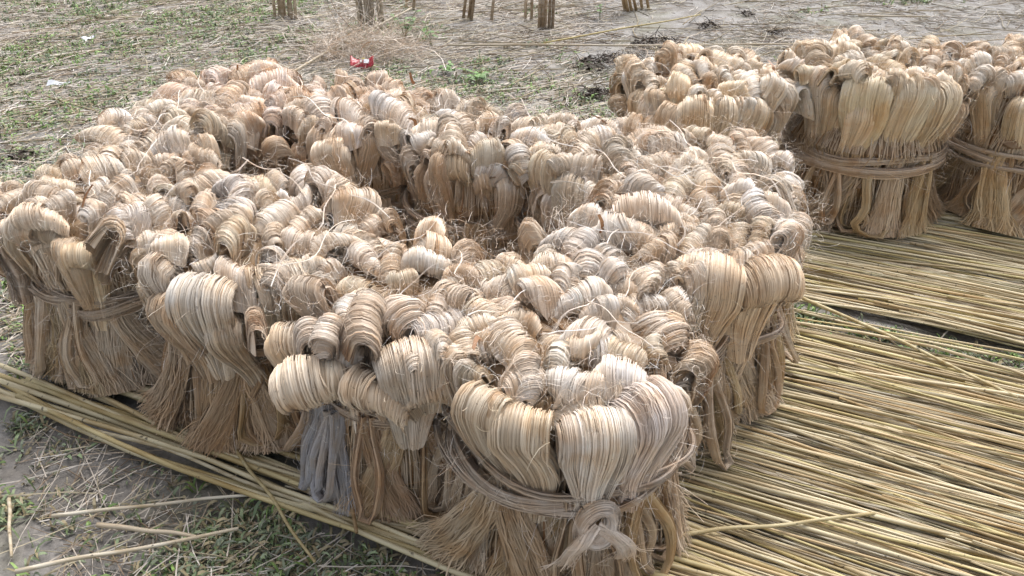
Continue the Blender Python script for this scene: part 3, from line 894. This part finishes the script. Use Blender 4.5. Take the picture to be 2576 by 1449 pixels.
def litter():
    mb = MB()
    def straw(x, y, a, L, r, col, z):
        m = 2 if L < .09 else 3 if L < .15 else 5
        t = np.linspace(-.5, .5, m) * L; w = smooth_noise(1, m, 2)[0] * L * .035
        tl = random.gauss(0, .05)
        Pp = np.stack([x + math.cos(a) * t - math.sin(a) * w, y + math.sin(a) * t + math.cos(a) * w, z + t * tl], 1)
        tube(mb, Pp, r, col, 3, cap=False)
    cols = [(.58, .52, .45), (.51, .45, .38), (.66, .61, .55), (.36, .29, .22), (.46, .40, .28), (.26, .19, .13)]
    k = 0
    while k < 50000:
        x, y = rand_ground()
        if not free_of_mat(x, y): continue
        mud = x > .5 and y > 3.6
        d = .62 + .55 * nz(x, y, 1.3, 5) - (.40 if mud else 0) + (.45 if y < 1.8 else 0)
        if y > 2 or x > .6:
            if random.random() > d: k += .3; continue
        long = random.random() < .10
        L = random.uniform(.16, .5) if long else random.uniform(.025, .12)
        a = random.gauss(.5, .35) if (random.random() < .5 and x < .5 and y > 2) else random.uniform(0, math.pi)
        if y < 1.9: L *= .75
        straw(x, y, a, L, random.uniform(.0009, .0021) * (1.3 if long else 1) * (.75 if y < 2 else 1.15), np.array(random.choice(cols)) * random.uniform(.75, 1.2), gz(x, y) + random.uniform(.003, .016 if y > 2 else .026))
        k += 1
    for k in range(1500):
        x, y = rand_ground()
        if not free_of_mat(x, y): continue
        V = norm(R.normal(0, 1, (6, 3))) * random.choice((.004, .006, .011)) * np.array([1.3, 1, .6]) * R.uniform(.6, 1.3, (6, 1)) + np.array([x, y, gz(x, y) + .002])
        mb.add(V, np.array((.15, .13, .11)) * random.uniform(.5, 1.3), t=[[0, 1, 2], [0, 2, 3], [0, 3, 4], [0, 4, 1], [5, 2, 1], [5, 3, 2], [5, 4, 3], [5, 1, 4]])
    o = mb.build('straw_litter', M_ST); tag(o, 'scattered broken straw, bark shreds and crumbs of mud over the ground', 'straw', kind='stuff')
    # longer pieces that read one by one
    mss = []
    for k in range(8):
        m2 = MB(); n = 8; t = np.linspace(-.5, .5, n)
        tube(m2, np.stack([t, smooth_noise(1, n, 3)[0] * .02, 0 * t + .006], 1), np.linspace(1, .6, n) * .0045, np.array([.47, .41, .31]), 5)
        mss.append(m2.mesh('straw_stalk', M_S, True))
    for k in range(330):
        x, y = rand_ground()
        if not free_of_mat(x, y) or y < 2: continue
        o = bpy.data.objects.new('straw_stalk', random.choice(mss)); L = random.uniform(.3, .95)
        o.location = (x, y, gz(x, y) + .01); o.rotation_euler = (0, random.gauss(0, .03), random.gauss(.45, .5)); o.scale = (L, L ** .4, 1)
        c = random.uniform(.7, 1.2); o.color = (c, c, c * random.uniform(.9, 1.05), 1); link(o)
        tn = 'pale' if c > 1.03 else 'brownish' if c < .86 else 'grey tan'
        pl = 'on the grass left of the heap' if x < -1.3 and y < 3.4 else 'on the grass at the upper left' if x < -.9 else 'behind the middle of the heap' if x < .7 and y < 4.8 else 'around the standing sheaves' if x < .9 else 'on the bare mud at the upper right'
        tag(o, '%s dry stalk lying %s' % (tn, pl), 'stalk', '%s stalks %s' % (tn, pl))


litter()


def grass():
    mb = MB()
    greens = [(.19, .30, .08), (.23, .34, .11), (.13, .20, .06), (.16, .25, .08), (.12, .17, .07), (.19, .27, .09), (.15, .20, .11), (.20, .24, .16), (.22, .25, .15)]
    def blade(x, y, L, w, a, lift, col):
        z0 = gz(x, y)
        d = np.array([math.cos(a), math.sin(a)]); s = np.array([-d[1], d[0]])
        pr = [(0, 0, .5), (.4, lift * .8, 1.0), (.75, lift, .8), (1, lift * .8, .05)] if y < 2 else [(0, 0, .6), (.5, lift * .9, 1.0), (1, lift * .8, .1)]
        V = []
        for t, hgt, ww in pr:
            for sg in (-1, 1): V.append((x + d[0] * L * t + s[0] * w * ww * sg, y + d[1] * L * t + s[1] * w * ww * sg, z0 + hgt * L + (.0015 * sg)))
        i = np.array([[0, 2, 3, 1], [2, 4, 5, 3], [4, 6, 7, 5]])[:len(pr) - 1]
        mb.add(V, col, q=i)
    def tuft(x, y, n, L, w, dead_f=.16, pale=0):
        g = random.choice(greens); k = random.uniform(.75, 1.25)
        if pale: g = tuple(c * .55 + q * .45 for c, q in zip(g, (.30, .31, .25)))
        for _ in range(n):
            dead = random.random() < dead_f
            c = np.array((.30, .25, .15) if dead else g) * k * random.uniform(.95, 1.35)
            blade(x + random.gauss(0, L * .35), y + random.gauss(0, L * .35), L * random.uniform(.5, 1.3), w * random.uniform(.7, 1.3), random.uniform(0, 6.283), random.uniform(.12, .9), c)
    k = 0
    while k < 30000:      # far short weeds in patches
        x, y = rand_ground(); k += 1
        if not free_of_mat(x, y) or y < 1.9: continue
        d = .42 + 1.5 * nz(x, y, 1.1, 9) + .7 * nz(x, y, 3.2, 2)
        d += .22 if x < -.8 else 0
        if x > .6 and y > 3.4: d -= .55
        if y > 5.3 and x > -1.4: d -= .6
        if -.4 < x < .9 and 3.4 < y < 4.9: d += .25
        if random.random() > d: continue
        tuft(x, y, random.randint(3, 7), random.uniform(.02, .05), random.uniform(.0026, .005))
    k = 0
    while k < 9000:      # near grass, lower left
        x = random.uniform(-1.4, .4); y = random.uniform(.9, 2.0); k += 1
        if np.array([x, y]) @ DN > 1.03: continue
        mud = nz(x, y, 3.0, 1.5) + (.5 if (x < -.75 and y > 1.42) else 0) + (.0 if x > -.6 else .15)
        if mud > .28 and random.random() < .9: continue
        tuft(x, y, random.randint(3, 6), random.uniform(.018, .040), random.uniform(.0016, .0036), .34, random.random() < .7)
    for k in range(240):   # green showing in the gap between the mats
        s, n = random.uniform(-.1, 1.0), random.uniform(2.37, 2.49); p = DS * s + DN * n
        tuft(p[0], p[1], 5, .03, .003)
    o = mb.build('grass', M_G); tag(o, 'short green grass and weeds growing through the litter', 'grass', kind='stuff')


grass()


def weed(x, y, h, label, spread=.12, n=16):
    e = empty('weed_plant', (x, y, gz(x, y)))
    tag(e, label, 'weed')
    for k in range(n // 3):
        a = random.uniform(0, 6.28); L = h * random.uniform(.6, 1)
        tip = np.array([math.cos(a) * spread * random.uniform(.3, 1), math.sin(a) * spread * random.uniform(.3, 1), L])
        C = bez([[0, 0, 0], tip * np.array([.3, .3, .55]), tip], 6)
        mb = MB(); tube(mb, C, .002, (.16, .2, .08), 4); mb.build('stem', M_G, e)
        for j in range(4):
            q = C[2 + j % 4] if j else C[-1]
            mb = MB(); b = random.uniform(0, 6.28); l, w = random.uniform(.03, .06), random.uniform(.01, .02)
            d = np.array([math.cos(b), math.sin(b), random.uniform(-.2, .4)]); s = np.array([-d[1], d[0], .2])
            mb.add([q, q + d * l * .35 + s * w, q + d * l * .4, q + d * l * .35 - s * w, q + d * l * .75 + s * w * .7 + [0, 0, -.004], q + d * l * .75 - s * w * .7 + [0, 0, -.004], q + d * l + [0, 0, -.01]],
                   np.array((.13, .24, .06)) * random.uniform(.8, 1.3), q=[[0, 1, 2, 3], [1, 4, 6, 2], [3, 2, 6, 5]])
            mb.build('leaf', M_G, e)


random.seed(99)
x, y = w3(1020, 100, 0); weed(x, y, .24, 'leafy weed growing through the straw heap behind the red wrapper, left one', .16, 21)
x, y = w3(1085, 110, 0); weed(x, y, .16, 'smaller leafy weed on the right of the straw heap', .12, 12)
x, y = w3(1120, 180, 0); weed(x, y, .06, 'low round-leaved weed right of the red wrapper', .09, 15)
x, y = w3(1200, 210, 0); weed(x, y, .07, 'low weed behind the middle of the heap of bundles', .1, 12)
x, y = w3(1510, 40, 0); weed(x, y, .14, 'small green sprig on the mud beside the standing sticks', .03, 6)


def straw_heap():
    mb = MB(); cx, cy = w3(910, 130, 0)
    n, m = 1300, 10
    a = R.random(n) * 6.28; r = .30 * np.sqrt(R.random(n)); h = .13 * (1 - (r / .32) ** 2)
    P0 = np.stack([r * np.cos(a) * 1.4, r * np.sin(a), h * R.uniform(.3, 1.1, n)], 1)
    wisps(mb, P0, np.stack([R.normal(.5, 1, n), R.normal(.3, 1, n), R.normal(.1, .3, n)], 1), m, L=.26, curl=.8, hw=.0011, cols=np.clip(fibre_cols(n) * np.array([.86, .83, .80]), 0, 1))
    o = mb.build('fibre_tangle', M_F); o.location = (cx, cy, gz(cx, cy))
    tag(o, 'tangled heap of waste fibre and straw behind the red wrapper', 'fibre heap', kind='stuff')


straw_heap()


def dark_clump(px, py, r, label, n=60):
    cx, cy = w3(px, py, 0); mb = MB()
    for k in range(n):
        a = random.random() * 6.28; rr = r * random.random() ** .7
        p = np.array([math.cos(a) * rr * 1.4, math.sin(a) * rr, .01 + .035 * (1 - rr / r)])
        s = random.uniform(.006, .02)
        V = R.normal(0, 1, (6, 3)); V = norm(V) * s * np.array([1.5, 1, .7]) * R.uniform(.6, 1.2, (6, 1)) + p
        mb.add(V, np.array((.045, .033, .026)) * random.uniform(.7, 1.7), t=[[0, 1, 2], [0, 2, 3], [0, 3, 4], [0, 4, 1], [5, 2, 1], [5, 3, 2], [5, 4, 3], [5, 1, 4], [1, 3, 5], [0, 2, 4]])
    nn = n * 4; a = R.random(nn) * 6.28; rr = r * R.random(nn) ** .6
    wisps(mb, np.stack([np.cos(a) * rr * 1.4, np.sin(a) * rr, np.full(nn, .02)], 1), R.normal(0, 1, (nn, 3)) * np.array([1, 1, .4]), 6, L=.05, curl=1.2, hw=.0015, cols=np.tile([.06, .045, .035], (nn, 1)) * R.uniform(.6, 2.2, (nn, 1)))
    o = mb.build('rotted_clump', M_D); o.location = (cx, cy, gz(cx, cy)); o.rotation_euler = (0, 0, .5)
    tag(o, label, 'mud clump')


dark_clump(1545, 155, .20, 'large dark clump of rotted bark on the mud, left of the separate row', 110)
dark_clump(1650, 105, .14, 'long dark clump of rotted bark behind the large one', 70)
dark_clump(1500, 235, .10, 'small dark clump just behind the heap, right of its back edge', 40)
dark_clump(1780, 62, .07, 'dark clod on the bare mud at the top right', 22)
dark_clump(1950, 78, .05, 'smaller dark clod on the mud, right of the other clods', 14)
dark_clump(1880, 35, .05, 'tiny dark clod on the mud at the top edge', 12)
dark_clump(60, 395, .08, 'brown clod in the litter at the left edge', 20)


def wrapper():
    x, y = w3(912, 165, .0); e = empty('snack_wrapper', (x, y, gz(x, y) + .012), .1); e.scale = (.85, .75, .7)
    tag(e, 'crumpled red plastic wrapper with a small white label on the grass', 'wrapper')
    nu, nv = 15, 9; V = []; 
    for i in range(nu):
        for j in range(nv):
            u = i / (nu - 1) * 2 - 1; v = j / (nv - 1) * 2 - 1
            ww = .052 * (1 - .35 * (1 - u * u)) ; hh = .0
            V.append((u * .085, v * ww - .004 * u, .03 + .018 * (1 - v * v) - .012 * math.cos(u * 3) + random.gauss(0, .007) + .02 * abs(u) ** 3 + v * .028))
    ix = np.arange(nu * nv).reshape(nu, nv)
    q = np.stack([ix[:-1, :-1], ix[1:, :-1], ix[1:, 1:], ix[:-1, 1:]], -1)
    mb = MB(); mb.add(V, (.42, .025, .04), q=q); o = mb.build('foil', M_P, e, True)
    md = o.modifiers.new('thickness', 'SOLIDIFY'); md.thickness = .0012
    mb = MB(); mb.add([(.012, -.028, .047), (.052, -.028, .044), (.052, .008, .068), (.012, .008, .070)], (.6, .62, .66), q=[[0, 1, 2, 3]]); mb.build('printed_label', M_P, e)
    mb = MB(); mb.add([(-.016, -.018, .053), (.0, -.018, .053), (.0, .004, .068), (-.016, .004, .068)], (.72, .7, .66), q=[[0, 1, 2, 3]]); mb.build('printed_label', M_P, e)
    mb = MB(); mb.add([(-.005, .012, .075), (.02, .012, .075), (.02, .022, .078), (-.005, .022, .078)], (.7, .55, .08), q=[[0, 1, 2, 3]]); mb.build('printed_label', M_P, e)


wrapper()


def scrap(a, b, w, label):
    A = np.array(w3(*a, 0)); B = np.array(w3(*b, 0)); n = 7; mb = MB(); V = []
    d = (B - A) / np.linalg.norm(B - A); s = np.array([-d[1], d[0]])
    for i in range(n):
        t = i / (n - 1); p = (B - A) * t; ww = w * (1 - .5 * math.sin(t * 3.1)) * (1 if i else 1.1)
        for sg in (-1, 1): V.append((*(p + s * ww * sg), .012 + .006 * math.sin(t * 7) + .012 * sg * (1 - t)))
    q = [[2 * i, 2 * i + 2, 2 * i + 3, 2 * i + 1] for i in range(n - 1)]
    mb.add(V, (.66, .68, .72), q=q); o = mb.build('paper_scrap', M_P); o.location = (A[0], A[1], gz(*A) + .008)
    md = o.modifiers.new('thickness', 'SOLIDIFY'); md.thickness = .001
    tag(o, label, 'paper scrap')


scrap((118, 208), (176, 207), .022, 'white torn paper scrap on the grass at the left')
scrap((210, 100), (236, 92), .02, 'small pale paper scrap further back on the grass at the upper left')
scrap((1165, 420), (1166, 421), .001, 'x') if False else None


# ------------------------------------------------------------------ standing sheaves of sticks
def sheaf(px, py, n, width, label, lean=(0, 0), H=1.9, r=.011, col=(.64, .54, .42), group=None):
    x, y = w3(px, py, 0); e = empty('stick_sheaf', (x, y, gz(x, y)))
    tag(e, label, 'stick sheaf' if n > 1 else 'standing stick', group)
    for k in range(n):
        f = 0 if n == 1 else (k / (n - 1) - .5)
        bx, by = f * width + random.gauss(0, .006), random.uniform(-.5, .5) * width * (.6 if n > 3 else .2)
        m = 8; t = np.linspace(0, 1, m)
        Pp = np.stack([bx * (1 - .15 * t) + lean[0] * t + smooth_noise(1, m, 3)[0] * .006, by * (1 - .15 * t) + lean[1] * t, t * H * random.uniform(.9, 1.05)], 1)
        mb = MB(); tube(mb, Pp, np.linspace(1.1, .7, m) * r, np.array(col) * random.uniform(.75, 1.25), 7)
        mb.build('stick', M_S, e, True)


SG = 'thin sticks standing upright at the top edge'
sheaf(720, 44, 7, .15, 'brown sheaf of jute sticks standing upright at the top, furthest left', (.05, .3))
sheaf(932, 66, 9, .17, 'thickest sheaf of pale grey sticks standing behind the fibre tangle', (-.1, .3), col=(.48, .42, .35))
sheaf(1030, 14, 2, .05, 'pair of sticks standing just right of the thickest sheaf', (.3, .1))
sheaf(1176, 42, 4, .07, 'sheaf of four sticks leaning to the right near the top centre', (.28, .1), col=(.46, .36, .25))
sheaf(1232, 46, 1, .01, 'single upright stick right of the leaning sheaf', (.2, .2))
sheaf(1330, 44, 2, .06, 'two upright sticks left of the narrow sheaf', (.03, .2))
sheaf(1372, 66, 5, .10, 'narrow sheaf of pinkish pale sticks standing near the top centre', (.05, .25), col=(.50, .41, .32))
sheaf(1585, 22, 4, .10, 'sheaf of brown sticks leaning left, furthest right of the standing ones', (-.5, .2), col=(.42, .31, .18))
sheaf(1625, 18, 2, .05, 'pair of thin brown sticks beside the left-leaning sheaf', (-.45, .2), col=(.42, .32, .2))

print('tris', sum(len(m.loops) - 2 * len(m.polygons) for m in bpy.data.meshes))
